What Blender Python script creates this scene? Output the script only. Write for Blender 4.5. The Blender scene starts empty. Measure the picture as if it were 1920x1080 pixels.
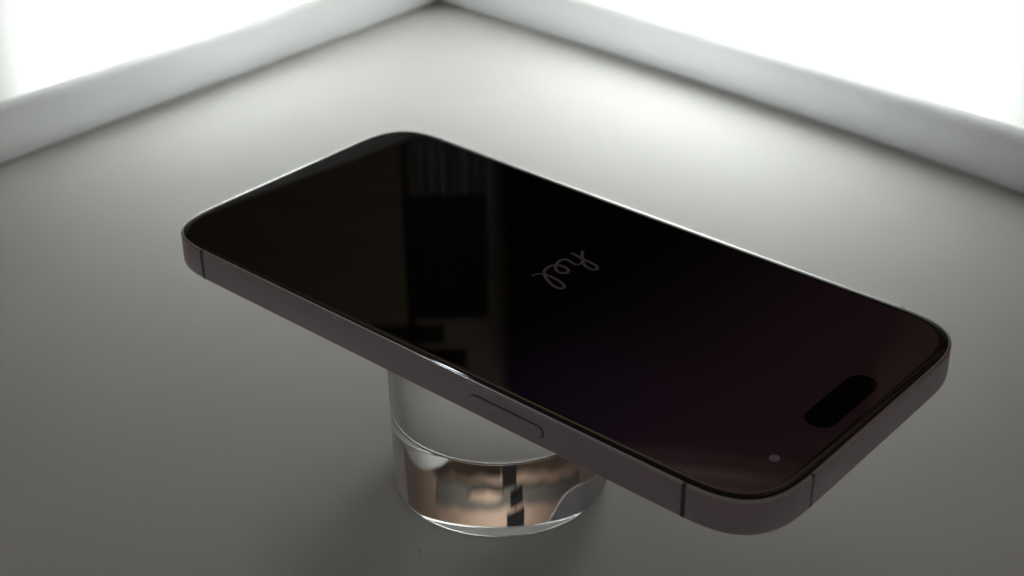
import bpy, bmesh, math, random
from mathutils import Matrix, Vector
random.seed(4)
MM = 0.001
S = bpy.context.scene
COL = S.collection

# ------------------------------------------------------------------ camera
cam_data = bpy.data.cameras.new("camera")
cam = bpy.data.objects.new("camera", cam_data)
COL.objects.link(cam)
rot = Matrix(((0.755068, -0.322501, 0.570846),
              (0.655573, 0.384407, -0.649966),
              (-0.009822, 0.865, 0.501676)))
cam.matrix_world = Matrix.Translation(Vector((179.49, -213.43, 217.27)) * MM) @ rot.to_4x4()
cam_data.sensor_width = 36
cam_data.lens = 53.148
cam_data.clip_start = 0.005
cam_data.clip_end = 50
cam_data.dof.use_dof = True
cam_data.dof.focus_distance = 0.300
cam_data.dof.aperture_fstop = 24
S.camera = cam

# ------------------------------------------------------------------ world: a dim room round the light box
W = bpy.data.worlds.new("World")
S.world = W
W.use_nodes = True
bg = W.node_tree.nodes["Background"]
bg.inputs[0].default_value = (1.0, 0.885, 0.83, 1)
bg.inputs[1].default_value = 0.071

S.view_settings.view_transform = 'Standard'
S.view_settings.look = 'None'
S.view_settings.exposure = 0.08
S.view_settings.gamma = 1
S.render.engine = 'CYCLES'
S.cycles.max_bounces = 24
S.cycles.diffuse_bounces = 6
S.cycles.glossy_bounces = 10
S.cycles.transmission_bounces = 20
S.cycles.transparent_max_bounces = 12
S.cycles.use_denoising = True
S.cycles.sample_clamp_indirect = 6

LAMP_H = 36   # each lamp stands outside the box
GLINT_W = 0.12
ROOM_W = 45.0
LAMP_COL = (0.985, 1.0, 0.985)

# ------------------------------------------------------------------ helpers
def nodes(name):
    m = bpy.data.materials.new(name)
    m.use_nodes = True
    return m, m.node_tree, m.node_tree.nodes["Principled BSDF"]

def mat(name, col, rough=0.5, metal=0.0, spec=0.5, ior=1.5, trans=0.0, emit=None, estr=0.0,
        noise=0.0, nscale=200.0, bump=0.0, bscale=800.0, stretch=None):
    m, t, b = nodes(name)
    b.inputs["Base Color"].default_value = (*col, 1)
    b.inputs["Roughness"].default_value = rough
    b.inputs["Metallic"].default_value = metal
    b.inputs["Specular IOR Level"].default_value = spec
    b.inputs["IOR"].default_value = ior
    b.inputs["Transmission Weight"].default_value = trans
    if emit:
        b.inputs["Emission Color"].default_value = (*emit, 1)
        b.inputs["Emission Strength"].default_value = estr
    if noise or bump:
        tc = t.nodes.new("ShaderNodeTexCoord")
        mp = t.nodes.new("ShaderNodeMapping")
        if stretch:
            mp.inputs["Scale"].default_value = stretch
        t.links.new(tc.outputs["Object"], mp.inputs[0])
    if noise:
        n = t.nodes.new("ShaderNodeTexNoise")
        n.inputs["Scale"].default_value = nscale
        n.inputs["Detail"].default_value = 6
        t.links.new(mp.outputs[0], n.inputs[0])
        r = t.nodes.new("ShaderNodeMapRange")
        r.inputs["To Min"].default_value = 1 - noise
        r.inputs["To Max"].default_value = 1 + noise
        t.links.new(n.outputs["Fac"], r.inputs["Value"])
        mx = t.nodes.new("ShaderNodeVectorMath")
        mx.operation = 'SCALE'
        mx.inputs[0].default_value = col
        t.links.new(r.outputs[0], mx.inputs["Scale"])
        t.links.new(mx.outputs[0], b.inputs["Base Color"])
    if bump:
        n = t.nodes.new("ShaderNodeTexNoise")
        n.inputs["Scale"].default_value = bscale
        n.inputs["Detail"].default_value = 4
        t.links.new(mp.outputs[0], n.inputs[0])
        bp = t.nodes.new("ShaderNodeBump")
        bp.inputs["Strength"].default_value = bump
        bp.inputs["Distance"].default_value = 0.0002
        t.links.new(n.outputs["Fac"], bp.inputs["Height"])
        t.links.new(bp.outputs[0], b.inputs["Normal"])
    return m

def mesh_obj(name, verts, faces, material, parent=None, smooth=False, loc=None):
    me = bpy.data.meshes.new(name)
    me.from_pydata([tuple(c * MM for c in v) for v in verts], [], faces)
    bm = bmesh.new(); bm.from_mesh(me)
    bmesh.ops.recalc_face_normals(bm, faces=bm.faces)
    bm.to_mesh(me); bm.free()
    me.materials.append(material)
    if smooth:
        for p in me.polygons: p.use_smooth = True
    o = bpy.data.objects.new(name, me)
    COL.objects.link(o)
    if parent: o.parent = parent
    if loc: o.location = Vector(loc) * MM
    return o

def thing(name, label, cat, loc=(0, 0, 0), group=None):
    o = bpy.data.objects.new(name, None)
    COL.objects.link(o)
    o.empty_display_size = 0.01
    o.location = Vector(loc) * MM
    o["label"] = label; o["category"] = cat
    if group: o["group"] = group
    return o

def sharp(o, deg=35):
    for p in o.data.polygons: p.use_smooth = True
    o.data.set_sharp_from_angle(angle=math.radians(deg))

def box_vf(x0, x1, y0, y1, z0, z1):
    v = [(x, y, z) for z in (z0, z1) for y in (y0, y1) for x in (x0, x1)]
    f = [(0, 1, 3, 2), (4, 6, 7, 5), (0, 4, 5, 1), (2, 3, 7, 6), (0, 2, 6, 4), (1, 5, 7, 3)]
    return v, f

def box(name, a, material, parent=None, bev=0.0, seg=3):
    o = mesh_obj(name, *box_vf(*a), material, parent)
    if bev:
        bm = bmesh.new(); bm.from_mesh(o.data)
        bmesh.ops.bevel(bm, geom=bm.edges[:], offset=bev * MM, segments=seg, affect='EDGES', profile=0.5)
        bm.to_mesh(o.data); bm.free()
        sharp(o, 40)
    return o

# ------------------------------------------------------------------ materials
M_floor = mat("matt_white_floor", (0.70, 0.69, 0.675), 0.55, spec=0.25, noise=0.015, nscale=30, bump=0.04, bscale=2500)
M_lip = mat("white_lip_plastic", (0.86, 0.87, 0.88), 0.45, noise=0.01, nscale=40)
_b = M_lip.node_tree.nodes["Principled BSDF"]
_b.inputs["Subsurface Weight"].default_value = 1.0
_b.inputs["Subsurface Radius"].default_value = (1, 1, 1)
_b.inputs["Subsurface Scale"].default_value = 0.0085

def diffuser_mat():
    m, t, b = nodes("white_diffuser_fabric")
    b.inputs["Base Color"].default_value = (0.45, 0.45, 0.44, 1)
    b.inputs["Roughness"].default_value = 0.7
    tr = t.nodes.new("ShaderNodeBsdfTranslucent")
    tr.inputs[0].default_value = (0.80, 0.83, 0.81, 1)
    mx = t.nodes.new("ShaderNodeMixShader"); mx.inputs[0].default_value = 0.5
    t.links.new(b.outputs[0], mx.inputs[1]); t.links.new(tr.outputs[0], mx.inputs[2])
    t.links.new(mx.outputs[0], t.nodes["Material Output"].inputs["Surface"])
    return m
M_wall = diffuser_mat()
M_frame = mat("dark_plum_metal", (0.56, 0.49, 0.54), 0.42, metal=1.0, noise=0.05, nscale=900, bump=0.05, bscale=5000)
M_chamfer = mat("polished_plum_edge", (0.66, 0.63, 0.64), 0.10, metal=1.0)
M_band = mat("antenna_plastic", (0.10, 0.097, 0.10), 0.45)
M_gap = mat("black_gap", (0.006, 0.006, 0.006), 0.6)
M_back = mat("frosted_plum_glass", (0.10, 0.08, 0.095), 0.4)
M_glass = mat("black_front_glass", (0.0012, 0.0012, 0.001), 0.03, ior=1.47)
M_frost = mat("frosted_glass", (0.97, 0.955, 0.94), 0.95, spec=0.15, ior=1.34, trans=0.80)
M_polish = mat("polished_glass", (0.95, 0.95, 0.94), 0.0, ior=1.35, trans=1.0)
M_clear = mat("clear_glass", (1, 1, 1), 0.0, ior=1.53, trans=1.0)

def display_mat():
    m, t, b = nodes("display_glow")
    b.inputs["Base Color"].default_value = (0.0012, 0.0012, 0.001, 1)
    b.inputs["Roughness"].default_value = 0.03
    b.inputs["IOR"].default_value = 1.47
    tc = t.nodes.new("ShaderNodeTexCoord")
    sep = t.nodes.new("ShaderNodeSeparateXYZ")
    t.links.new(tc.outputs["Object"], sep.inputs[0])
    # the screen's own picture: a faint wine-coloured bloom at its top end, violet towards one side
    def rng(src, a, c):
        r = t.nodes.new("ShaderNodeMapRange"); r.interpolation_type = 'SMOOTHSTEP'
        r.inputs["From Min"].default_value = a * MM; r.inputs["From Max"].default_value = c * MM
        t.links.new(src, r.inputs["Value"]); return r.outputs[0]
    wine = rng(sep.outputs["X"], 5, 75)
    viol_x = rng(sep.outputs["X"], 0, 40)
    viol_x2 = rng(sep.outputs["X"], 78, 30)
    viol_y = rng(sep.outputs["Y"], 5, -32)
    def mul(a, c):
        k = t.nodes.new("ShaderNodeMath"); k.operation = 'MULTIPLY'
        t.links.new(a, k.inputs[0])
        if isinstance(c, float): k.inputs[1].default_value = c
        else: t.links.new(c, k.inputs[1])
        return k.outputs[0]
    v = mul(mul(viol_x, viol_x2), viol_y)
    def tint(col, fac):
        k = t.nodes.new("ShaderNodeVectorMath"); k.operation = 'SCALE'
        k.inputs[0].default_value = col; t.links.new(fac, k.inputs["Scale"]); return k.outputs[0]
    add = t.nodes.new("ShaderNodeVectorMath"); add.operation = 'ADD'
    t.links.new(tint((0.0072, 0.0034, 0.0042), wine), add.inputs[0])
    t.links.new(tint((0.0010, 0.0003, 0.0034), v), add.inputs[1])
    t.links.new(add.outputs[0], b.inputs["Emission Color"])
    b.inputs["Emission Strength"].default_value = 1.0
    return m
M_disp = display_mat()
M_ink = mat("lit_lettering", (0.0012, 0.0012, 0.001), 0.03, ior=1.47, emit=(0.0205, 0.0155, 0.0205), estr=1.0)
M_dot = mat("lit_status_dot", (0.0012, 0.0012, 0.001), 0.03, ior=1.47, emit=(0.029, 0.024, 0.031), estr=1.0)

# ------------------------------------------------------------------ the setting: white floor of the light box
floor = mesh_obj("floor", *box_vf(-300, 620, -620, 300, -6, 0), M_floor)
floor["kind"] = "structure"

# ------------------------------------------------------------------ the two glowing sides, each with its raised lip
def lip(name, pts, parent, thick=9.0, h=19.0, lift=lambda s: 0.8):
    """a rounded-top strip following plan points; pts = inner edge, thickness to the outside"""
    n = len(pts); prof = []
    r = 3.2
    for a in range(0, 7):
        th = math.pi * a / 6 / 2
        prof.append((r - r * math.cos(th), h - r + r * math.sin(th)))
    for a in range(0, 7):
        th = math.pi / 2 - math.pi * a / 6 / 2
        prof.append((thick - r + r * math.cos(th), h - r + r * math.sin(th)))
    prof = [(1.6, 0.0), (1.6, 0.7), (0.15, 1.0), (0.0, 1.25)] + prof + [(thick, 0.0)]
    V = []; F = []; m = len(prof)
    for i, p in enumerate(pts):
        a = Vector(pts[max(i - 1, 0)]); b = Vector(pts[min(i + 1, n - 1)])
        d = (b - a).normalized(); nrm = Vector((d.y, -d.x))
        if nrm.dot(Vector((-238, 213)).normalized()) < 0: nrm = -nrm
        for (u, z) in prof:
            V.append((p[0] + nrm.x * u, p[1] + nrm.y * u, z + lift(i / (n - 1))))
    for i in range(n - 1):
        for j in range(m):
            k = (j + 1) % m
            F.append((i * m + j, i * m + k, (i + 1) * m + k, (i + 1) * m + j))
    F.append(tuple(range(m))); F.append(tuple(range((n - 1) * m, n * m))[::-1])
    o = mesh_obj(name, V, F, M_lip, parent)
    sharp(o, 40)
    return o

def side_lamp(parent, loc, aim, watts, spread, size=40):
    """a small flat lamp standing outside the box, shining through the diffuser"""
    d = bpy.data.lights.new("lamp", 'AREA')
    d.shape = 'DISK'; d.size = size * MM
    d.energy = watts; d.color = LAMP_COL; d.spread = math.radians(spread)
    o = bpy.data.objects.new("lamp", d); COL.objects.link(o)
    o.location = Vector(loc) * MM
    o.rotation_euler = Vector(aim).to_track_quat('-Z', 'Y').to_euler()
    o.parent = parent
    return o

WALL_H = 176
# left side, running along y
left = thing("light_box_side", "white glowing light box side on the left, its grey lip running towards the bottom left", "light box side")
mesh_obj("diffuser_panel", [(-260.5, -220, 0.4), (-260.5, 240.3, 0.4), (-260.5, 240.3, 180.5), (-260.5, -220, 149)], [(0, 1, 2, 3)], M_wall, left)
def lx(y):
    return -250.9 + 3.6 * max(0, (y - 60) / 170) ** 1.5
lip("lip", [(lx(239.5 - 420 * k / 20), 239.5 - 420 * k / 20) for k in range(21)], left, lift=lambda s: 0.6 + 1.5 * max(0, 1 - s * 6))
side_lamp(left, (-260.5 - 54, 120, LAMP_H), (1, 0, 0), 0.86, 133, 52)
# right side, running along x
right = thing("light_box_side", "white glowing light box side on the right, its grey lip running towards the right edge", "light box side")
mesh_obj("diffuser_panel", [(-260.5, 240.6, 0.4), (260, 240.6, 0.4), (260, 240.6, WALL_H - 16), (-260.5, 240.6, 180.5)], [(0, 1, 2, 3)], M_wall, right)
def ry(x):
    s = min((x + 245) / 264, 1.1)
    return 229.2 - 14.2 * max(0, s) ** 2.2
lip("lip", [(-246.9 + 440 * k / 24, ry(-246.9 + 440 * k / 24)) for k in range(25)], right, lift=lambda s: 0.5)
side_lamp(right, (-112, 240.6 + 92, LAMP_H), (0, -1, 0), 1.14, 119, 90)

# ------------------------------------------------------------------ the room beyond, seen only in the phone's polish and the clear base
C0 = Vector((-13.6, 1.6, 0)); VD = Vector((-0.6599, 0.7514, 0)); SD = Vector((0.7514, 0.6599, 0))
def at(d, u, z):
    p = C0 + VD * d + SD * u
    return (p.x, p.y, z)
M_room = mat("warm_wood_wall", (0.43, 0.325, 0.26), 0.6, noise=0.4, nscale=1.6, stretch=(1, 1, 4))
M_lower_wall = mat("lower_wall_dark", (0.14, 0.11, 0.074), 0.6, noise=0.3, nscale=5, stretch=(1, 1, 6))
M_black = mat("black_plastic", (0.035, 0.04, 0.044), 0.5)
M_bdrop = mat("black_backdrop", (0.022, 0.019, 0.013), 0.9, spec=0.05)
M_cloth = mat("grey_green_cloth", (0.40, 0.46, 0.46), 0.9, noise=0.1, nscale=60)
M_bar = mat("grey_bar", (0.14, 0.145, 0.14), 0.9, noise=0.1, nscale=60)
def slab(name, d0, d1, u0, u1, z0, z1, m, parent=None):
    vs = [at(dd, u, z) for z in (z0, z1) for dd in (d0, d1) for u in (u0, u1)]
    return mesh_obj(name, vs, box_vf(0, 1, 0, 1, 0, 1)[1], m, parent)
wall = slab("wall", 4000, 4100, -7000, 7000, -800, 3850, M_room)
wall["kind"] = "structure"
slab("wall_bay", 4000, 4100, 1300, 7000, 3850, 6000, M_room, wall)
slab("wall_bay", 4000, 4100, -7000, -1300, 3850, 6000, M_room, wall)
slab("dark_lower_wall", 3960, 3999, -7000, 7000, -800, 2960, M_lower_wall, wall)  # darkness put into the lower wall's colour to dim the phone's reflection
d = bpy.data.lights.new("wall_fill", 'AREA'); d.size = 0.8; d.energy = ROOM_W; d.color = (1, 0.9, 0.78)  # unseen lamp added to brighten the wall that the glass mirrors
o = bpy.data.objects.new("wall_fill", d); COL.objects.link(o)
o.location = Vector(at(2400, 160, 4300)) * MM
o.rotation_euler = (VD * 1.0 + Vector((0, 0, -0.1))).to_track_quat('-Z', 'Y').to_euler()
bdrop = slab("backdrop", 3700, 3958, -20, 1150, -800, 2800, M_bdrop)  # black slab added to keep the middle of the phone glass dark
bdrop["label"] = "tall black cabinet added in the dim room to darken the middle of the phone glass"; bdrop["category"] = "backdrop"
def room_box(name, u0, u1, d0, d1, z0, z1, m, parent):
    vs = [at(dd, u, z) for z in (z0, z1) for dd in (d0, d1) for u in (u0, u1)]
    return mesh_obj(name, vs, box_vf(0, 1, 0, 1, 0, 1)[1], m, parent)
cs = thing("camera_stand", "black camera on a thin upright pole, mirrored in the dark phone glass", "camera stand", at(520, -36, 0))
def rel(o):
    o.location = -Vector(at(520, -36, 0)) * MM
rel(room_box("pole", -62, -58, 524.2, 526, 0, 440, M_black, cs))
rel(room_box("housing", -62, -12, 518, 524, 306, 389, M_black, cs))
rel(room_box("bracket", -86, -40, 518, 524, 397, 407, M_black, cs))
rel(room_box("lens_block", -93, -26, 518, 524, 415, 428, M_black, cs))
# pleated cloth hanging behind the camera
V = []; F = []
for i in range(61):
    u = -58 + 50 * i / 60; dd = 560 + 7 * math.sin(i * 0.75) + 3 * math.sin(i * 0.27)
    V += [at(dd, u, 190), at(dd, u, 380)]
for i in range(60): F.append((2 * i, 2 * i + 2, 2 * i + 3, 2 * i + 1))
cl = mesh_obj("curtain", V, F, M_cloth, smooth=True)
cl["label"] = "narrow pleated grey green curtain mirrored in the phone glass"; cl["category"] = "curtain"
# bent grey bar added far back, for the grey seen in the clear base
lo = [(2268, 3407), (1404, 3146), (537, 3006), (-200, 2986), (-730, 3038), (-1342, 3150), (-2308, 3444), (-3556, 3978)]
hi = [(2478, 3621), (1461, 3279), (564, 3121), (-193, 3078), (-733, 3123), (-1357, 3244), (-2341, 3545), (-3600, 4062)]
V = []; F = []
for (u, z), (u2, z2) in zip(lo, hi): V += [at(3900, u, z), at(3900, u2, z2), at(3920, u, z), at(3920, u2, z2)]
for i in range(len(lo) - 1):
    a = 4 * i
    F += [(a, a + 4, a + 5, a + 1), (a + 2, a + 3, a + 7, a + 6), (a, a + 2, a + 6, a + 4), (a + 1, a + 5, a + 7, a + 3)]
F += [(0, 1, 3, 2), (a + 4, a + 6, a + 7, a + 5)]
st = mesh_obj("bar", V, F, M_bar)
st["label"] = "grey banner sagging across the room, seen bent through the clear base"; st["category"] = "bar"
pp = [(1013, 3127), (783, 3064), (315, 3007), (-122, 3018), (27, 3044), (555, 3078)]
n = len(pp)
V = [at(3890, u, z) for u, z in pp] + [at(3899, u, z) for u, z in pp]
mesh_obj("brown_patch", V, [tuple(range(n)), tuple(range(n, 2 * n))] + [(i, (i + 1) % n, n + (i + 1) % n, n + i) for i in range(n)], M_room, st)  # patch added for the brown tone inside the clear base

# a slim lamp added above for one glint on the phone glass's rounded edge
d = bpy.data.lights.new("glint_lamp", 'AREA'); d.shape = 'RECTANGLE'; d.size = 0.018; d.size_y = 0.07; d.energy = GLINT_W; d.color = (0.82, 0.9, 1)
o = bpy.data.objects.new("glint_lamp", d); COL.objects.link(o)
o.location = Vector((-522, 190, 760)) * MM
zz = (Vector((-522, 190, 760)) - Vector((11, -38, 58))).normalized()
xx = Vector((0, 1, 0)).cross(zz).normalized(); yy = zz.cross(xx)
o.rotation_euler = Matrix((xx, yy, zz)).transposed().to_euler()

# ------------------------------------------------------------------ phone
H = 58.0                       # height of the top edge of the phone's frame
L, WD, R, N = 160.7, 77.6, 18.3, 3.06
phone = thing("smartphone", "dark plum smartphone with black glass front lying flat on the round glass stand", "phone", (0, 0, H - 7.85))

def outline(inset=0.0, k=20):
    l, w = L / 2 - inset, WD / 2 - inset
    r = R - inset
    q = []
    for i in range(k + 1):
        a = math.pi / 2 * i / k
        q.append((l - r + r * math.cos(a) ** (2 / N), w - r + r * math.sin(a) ** (2 / N)))
    pts = q + [(-x, y) for x, y in q[::-1]] + [(-x, -y) for x, y in q] + [(x, -y) for x, y in q[::-1]]
    # add points along the straight sides
    out = []
    for i, p in enumerate(pts):
        a = pts[i]; b = pts[(i + 1) % len(pts)]
        d = math.hypot(b[0] - a[0], b[1] - a[1])
        if d < 1e-6: continue
        m = max(1, int(d / 12))
        out += [(a[0] + (b[0] - a[0]) * j / m, a[1] + (b[1] - a[1]) * j / m) for j in range(m)]
    return out

def loft(name, rings, material, parent, cap0=True, cap1=True, mats=None):
    """rings: list of (inset, z)"""
    V = []; F = []; base = [outline(i) for i, z in rings]
    n = len(base[0])
    for ring, (i, z) in zip(base, rings):
        assert len(ring) == n, (len(ring), n)
        V += [(x, y, z) for x, y in ring]
    mi = []
    for a in range(len(rings) - 1):
        for j in range(n):
            k = (j + 1) % n
            F.append((a * n + j, a * n + k, (a + 1) * n + k, (a + 1) * n + j)); mi.append(mats[a] if mats else 0)
    if cap0: F.append(tuple(range(n))[::-1]); mi.append(0)
    if cap1: F.append(tuple(range((len(rings) - 1) * n, len(rings) * n))); mi.append(0)
    o = mesh_obj(name, V, F, material, parent)
    o.data.polygons.foreach_set("material_index", mi)
    return o

# fixed point count for every inset
_base_outline = outline
def outline(inset=0.0):
    ref = _base_outline(0.0)
    if inset == 0: return ref
    n = len(ref); res = []
    for i, p in enumerate(ref):
        a = Vector(ref[i - 1]); b = Vector(ref[(i + 1) % n])
        d = (b - a).normalized(); nn = Vector((-d.y, d.x))
        res.append((p[0] + nn.x * inset, p[1] + nn.y * inset))
    return res

# frame: flat metal band, fine polished chamfer, closed underneath
T0, T1 = 0.35, 7.85
fr = loft("frame", [(0.9, T0), (0.35, T0 + 0.12), (0.08, T0 + 0.4), (0, T0 + 0.8), (0, T1 - 0.42), (0.05, T1 - 0.26), (0.16, T1 - 0.1), (0.34, T1), (1.3, T1), (1.3, T1 - 0.6)],
          M_frame, phone, mats=[0, 0, 0, 0, 1, 1, 1, 0, 0])
fr.data.materials.append(M_chamfer)
sharp(fr, 30)
# front glass with softly rounded rim, a hair proud of the frame
gl = loft("front_glass", [(0.62, T1 + 0.004)] + [(0.62 + 1.7 * (i / 10) ** 1.2, T1 + 0.24 - 0.22 * (1 - (i / 10) ** 1.2) ** 2.3) for i in range(11)], M_glass, phone)
sharp(gl, 50)
# display under the same polish
def flat_poly(name, pts, z, material, parent):
    o = mesh_obj(name, [(x, y, z) for x, y in pts], [tuple(range(len(pts)))], material, parent)
    for p in o.data.polygons:
        if p.normal.z < 0: p.flip()
    return o
ZS = T1 + 0.24
disp = flat_poly("display", outline(2.55), ZS + 0.010, M_disp, phone)
# pill-shaped cutout
pill = []
for i in range(33):
    a = -math.pi / 2 + math.pi * i / 32
    pill.append((72.6 + 3.0 * math.sin(a + math.pi / 2) * 0 + 3.0 * math.cos(a), 0))
pill = []
for sgn in (1, -1):
    for i in range(17):
        a = math.pi * i / 16
        pill.append((72.55 + sgn * 3.05 * math.cos(a), 0.4 + sgn * (7.3 + 3.05 * math.sin(a))))
flat_poly("camera_cutout", pill, ZS + 0.018, M_glass, disp)
flat_poly("status_icon", [(72.5 + 1.0 * math.cos(a * math.pi / 10) + 0.2, -22.7 + 1.05 * math.sin(a * math.pi / 10)) for a in range(20)], ZS + 0.018, M_dot, disp)

# handwritten lettering, one continuous stroke
path = [(-1.19, 12.4), (0.09, 12.25), (1.53, 11.95), (2.95, 11.85), (4.43, 11.75), (5.77, 11.5), (6.8, 11.01), (7.18, 10.32), (6.81, 9.77), (5.89, 9.5), (4.71, 9.77), (3.37, 10.52), (2.31, 11.52), (1.13, 12.95), (-0.06, 14.4),
        None,
        (2.31, 11.52), (3.0, 10.25), (2.8, 9.29), (2.02, 9.04), (0.85, 9.26), (-0.13, 9.47), (-0.89, 9.18), (-1.23, 8.38), (-1.05, 7.15), (-0.6, 6.0), (0.18, 4.96), (1.08, 4.26), (1.96, 4.09), (2.83, 4.42), (3.3, 5.05), (3.02, 5.83), (2.19, 6.41), (1.18, 6.64), (0.12, 6.53), (-0.68, 6.1), (-1.2, 5.33), (-1.34, 4.29), (-1.08, 2.99), (-0.43, 1.92), (0.52, 0.99), (1.83, 0.1), (3.46, -0.69), (5.0, -1.18), (6.13, -1.18), (6.75, -0.76), (6.58, 0.07), (5.74, 0.67), (4.37, 1.15), (2.48, 1.48), (0.8, 1.53), (-0.3, 1.27), (-1.07, 0.82), (-1.44, 0.08), (-1.46, -0.77)]
def catmull(P, k=8):
    out = []
    Q = [P[0]] + P + [P[-1]]
    for i in range(1, len(Q) - 2):
        p0, p1, p2, p3 = (Vector(q) for q in Q[i - 1:i + 3])
        for j in range(k):
            t = j / k
            out.append(0.5 * (2 * p1 + (p2 - p0) * t + (2 * p0 - 5 * p1 + 4 * p2 - p3) * t * t + (3 * p1 - p0 - 3 * p2 + p3) * t ** 3))
    out.append(Vector(P[-1])); return out
strokes = []; cur = []
for p in path:
    if p is None: strokes.append(cur); cur = []
    else: cur.append(p)
strokes.append(cur)
V = []; F = []
for si, st in enumerate(strokes):
    C = catmull(st); n = len(C); b0 = len(V)
    for i, c in enumerate(C):
        d = (C[min(i + 1, n - 1)] - C[max(i - 1, 0)]).normalized()
        nn = Vector((-d.y, d.x))
        s = i / (n - 1)
        hw = 0.34
        if si == 1:
            hw = 0.20 + 0.14 * min(1, s * 8)
            if s > 0.84: hw = 0.34 - 0.16 * (s - 0.84) / 0.16
        z = ZS + 0.020 + 0.004 * s + 0.005 * si
        for sg in (-1, 1):
            q = c + nn * hw * sg
            V.append((q.x, q.y, z))
    for i in range(n - 1):
        F.append((b0 + 2 * i, b0 + 2 * i + 2, b0 + 2 * i + 3, b0 + 2 * i + 1))
    for ci, ang in ((0, math.pi), (n - 1, 0)):            # round ends
        c = C[ci]; d = (C[min(ci + 1, n - 1)] - C[max(ci - 1, 0)]).normalized()
        if ci == 0: d = -d
        nn = Vector((-d.y, d.x))
        w = (Vector(V[b0 + 2 * ci][:2]) - c).length; zc = V[b0 + 2 * ci][2]
        k0 = len(V)
        for j in range(9):
            a = -math.pi / 2 + math.pi * j / 8
            q = c + d * w * math.cos(a) + nn * w * math.sin(a)
            V.append((q.x, q.y, zc))
        F.append(tuple(range(k0, k0 + 9)))
let = mesh_obj("lettering", V, F, M_ink, disp)
for p in let.data.polygons:
    if p.normal.z < 0: p.flip()

# antenna bands: slim plastic inserts, flush but a hair proud
def band(x=None, y=None, w=0.95):
    e = 0.012
    prof = [(-0.30 + e, T0 + 0.16), (-0.06 + e, T0 + 0.42), (e, T0 + 0.8), (e, T1 - 0.42), (-0.05 + e, T1 - 0.25), (-0.15 + e, T1 - 0.09), (-0.34, T1 + e), (-0.6, T1 + e), (-1.2, T1 - 0.5), (-1.2, T0 + 1.0)]
    V = []; m = len(prof)
    for s in (-w / 2, w / 2):
        for (o, z) in prof:
            if x is not None:
                sy = 1 if y > 0 else -1
                V.append((x + s, sy * (WD / 2 + o), z))
            else:
                pass
    F = [(j, (j + 1) % m, m + (j + 1) % m, m + j) for j in range(m)] + [tuple(range(m)), tuple(range(m, 2 * m))]
    return mesh_obj("antenna_band", V, F, M_band, fr)
def band_end(y, sx, w=0.95):
    o = band(0, 1, w)
    for v in o.data.vertices:
        a, b, c = v.co
        v.co = (sx * (b - WD / 2 * MM + L / 2 * MM), y * MM + a, c)
    bm = bmesh.new(); bm.from_mesh(o.data); bmesh.ops.recalc_face_normals(bm, faces=bm.faces); bm.to_mesh(o.data); bm.free()
    return o
band(64.75, -1, 0.9); band(-65.0, -1, 0.9); band(64.75, 1, 0.9); band(-65.0, 1, 0.9)
band_end(-22.1, 1, 0.8)
# side button: stadium standing proud of a dark groove
def stadium(x0, x1, z0, z1, k=10):
    r = (z1 - z0) / 2; zc = (z0 + z1) / 2; P = []
    for sg, xc in ((1, x1 - r), (-1, x0 + r)):
        for i in range(k + 1):
            a = -math.pi / 2 + math.pi * i / k
            P.append((xc + sg * r * math.cos(a), zc + sg * r * math.sin(a)))
    return P
def stad_loft(name, rings, material, parent):
    V = []; F = []
    for (P, y) in rings: V += [(x, y, z) for x, z in P]
    n = len(rings[0][0])
    for a in range(len(rings) - 1):
        for j in range(n):
            k = (j + 1) % n
            F.append((a * n + j, a * n + k, (a + 1) * n + k, (a + 1) * n + j))
    F.append(tuple(range(n))); F.append(tuple(range((len(rings) - 1) * n, len(rings) * n))[::-1])
    o = mesh_obj(name, V, F, material, parent); sharp(o, 40); return o
yb = -WD / 2
zc0, zc1 = 2.75, 5.1      # from the underside
g = 0.22
sb = stad_loft("side_button", [(stadium(15.3, 33.3, zc0, zc1), yb + 0.3), (stadium(15.3, 33.3, zc0, zc1), yb - 0.20), (stadium(15.38, 33.22, zc0 + .08, zc1 - .08), yb - 0.30), (stadium(15.5, 33.1, zc0 + .2, zc1 - .2), yb - 0.34)], M_frame, phone)
stad_loft("button_groove", [(stadium(15.3 - g, 33.3 + g, zc0 - g, zc1 + g), yb + 0.3), (stadium(15.3 - g, 33.3 + g, zc0 - g, zc1 + g), yb - 0.008)], M_gap, sb)
# back glass
bk = loft("back_glass", [(1.6, 0.0), (1.2, 0.03), (0.95, 0.14), (0.9, T0 - 0.005)], M_back, phone)
sharp(bk, 50)

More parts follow.
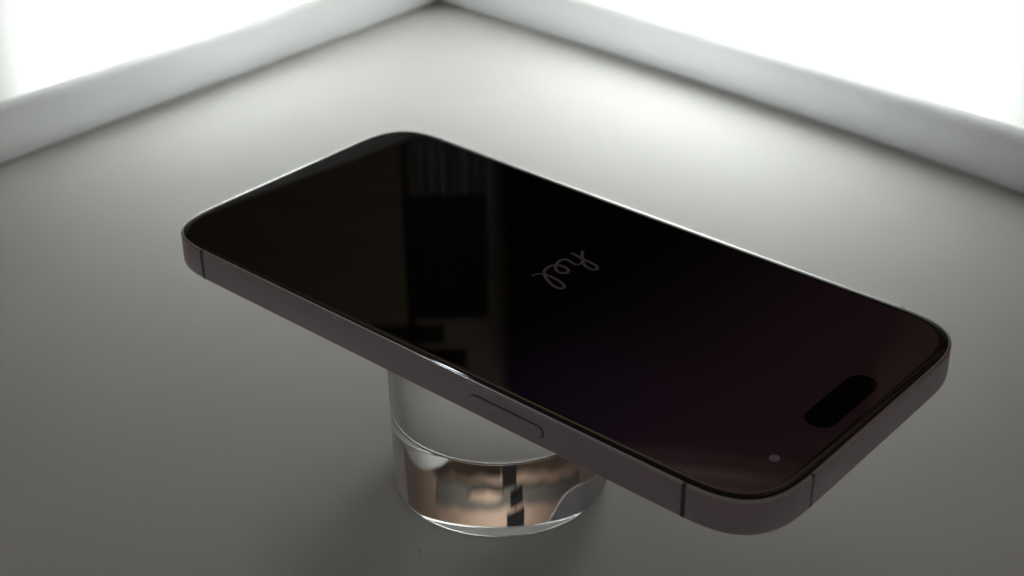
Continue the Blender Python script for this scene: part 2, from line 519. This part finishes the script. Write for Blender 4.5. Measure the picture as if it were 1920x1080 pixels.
# ------------------------------------------------------------------ round glass stand: frosted above, clear below
cup = thing("glass_stand", "short round glass stand, frosted above and clear below, holding up the phone", "stand", (-13.6, 1.6, 0.0))
NS = 192
def lathe(name, prof, material):
    V = []; F = []; idx = []
    for (r, z) in prof:
        idx.append(len(V))
        if r == 0: V.append((0, 0, z))
        else: V.extend((r * math.cos(2 * math.pi * k / NS), r * math.sin(2 * math.pi * k / NS), z) for k in range(NS))
    for a in range(len(prof) - 1):
        for k in range(NS):
            j = (k + 1) % NS
            if prof[a][0] == 0: F.append((idx[a], idx[a + 1] + k, idx[a + 1] + j))
            elif prof[a + 1][0] == 0: F.append((idx[a] + k, idx[a] + j, idx[a + 1]))
            else: F.append((idx[a] + k, idx[a] + j, idx[a + 1] + j, idx[a + 1] + k))
    o = mesh_obj(name, V, F, material, cup); sharp(o, 30); return o
def puck(r, z0, z1, b0, b1):
    P = [(0, z0), (r - b0 - 0.06, z0), (r - b0, z0)]
    P += [(r - b0 + b0 * math.sin(math.pi / 2 * i / 6), z0 + b0 - b0 * math.cos(math.pi / 2 * i / 6)) for i in range(1, 7)]
    P += [(r, z0 + b0 + 0.06), (r, z1 - b1 - 0.06)]
    P += [(r - b1 + b1 * math.cos(math.pi / 2 * i / 6), z1 - b1 + b1 * math.sin(math.pi / 2 * i / 6)) for i in range(0, 7)]
    return P + [(r - b1 - 0.06, z1), (0, z1)]
lathe("clear_base", puck(25.3, 0.15, 20.25, 0.40, 0.25), M_clear)
fb = lathe("frosted_body", puck(25.3, 20.33, 50.10, 0.38, 0.6), M_frost)
fb.data.materials.append(M_polish)          # its foot is left polished
for p in fb.data.polygons:
    if p.center.z < 20.70 * MM: p.material_index = 1

# a stray fibre on the floor
V = []; F = []
for i in range(9):
    t = i / 8; c = Vector((-8.5 + 2.4 * t + 0.4 * math.sin(3 * t), -32.0 - 1.3 * t, 0.12)); w = 0.09
    V += [(c.x - w, c.y, 0.05), (c.x + w, c.y, 0.05), (c.x, c.y, 0.2)]
for i in range(8):
    a = 3 * i
    F += [(a, a + 3, a + 5, a + 2), (a + 1, a + 2, a + 5, a + 4), (a, a + 1, a + 4, a + 3)]
fb = mesh_obj("fibre", V, F, mat("yellow_fibre", (0.55, 0.42, 0.16), 0.6))
fb["label"] = "tiny yellowish fibre lying on the floor in front of the stand"; fb["category"] = "fibre"
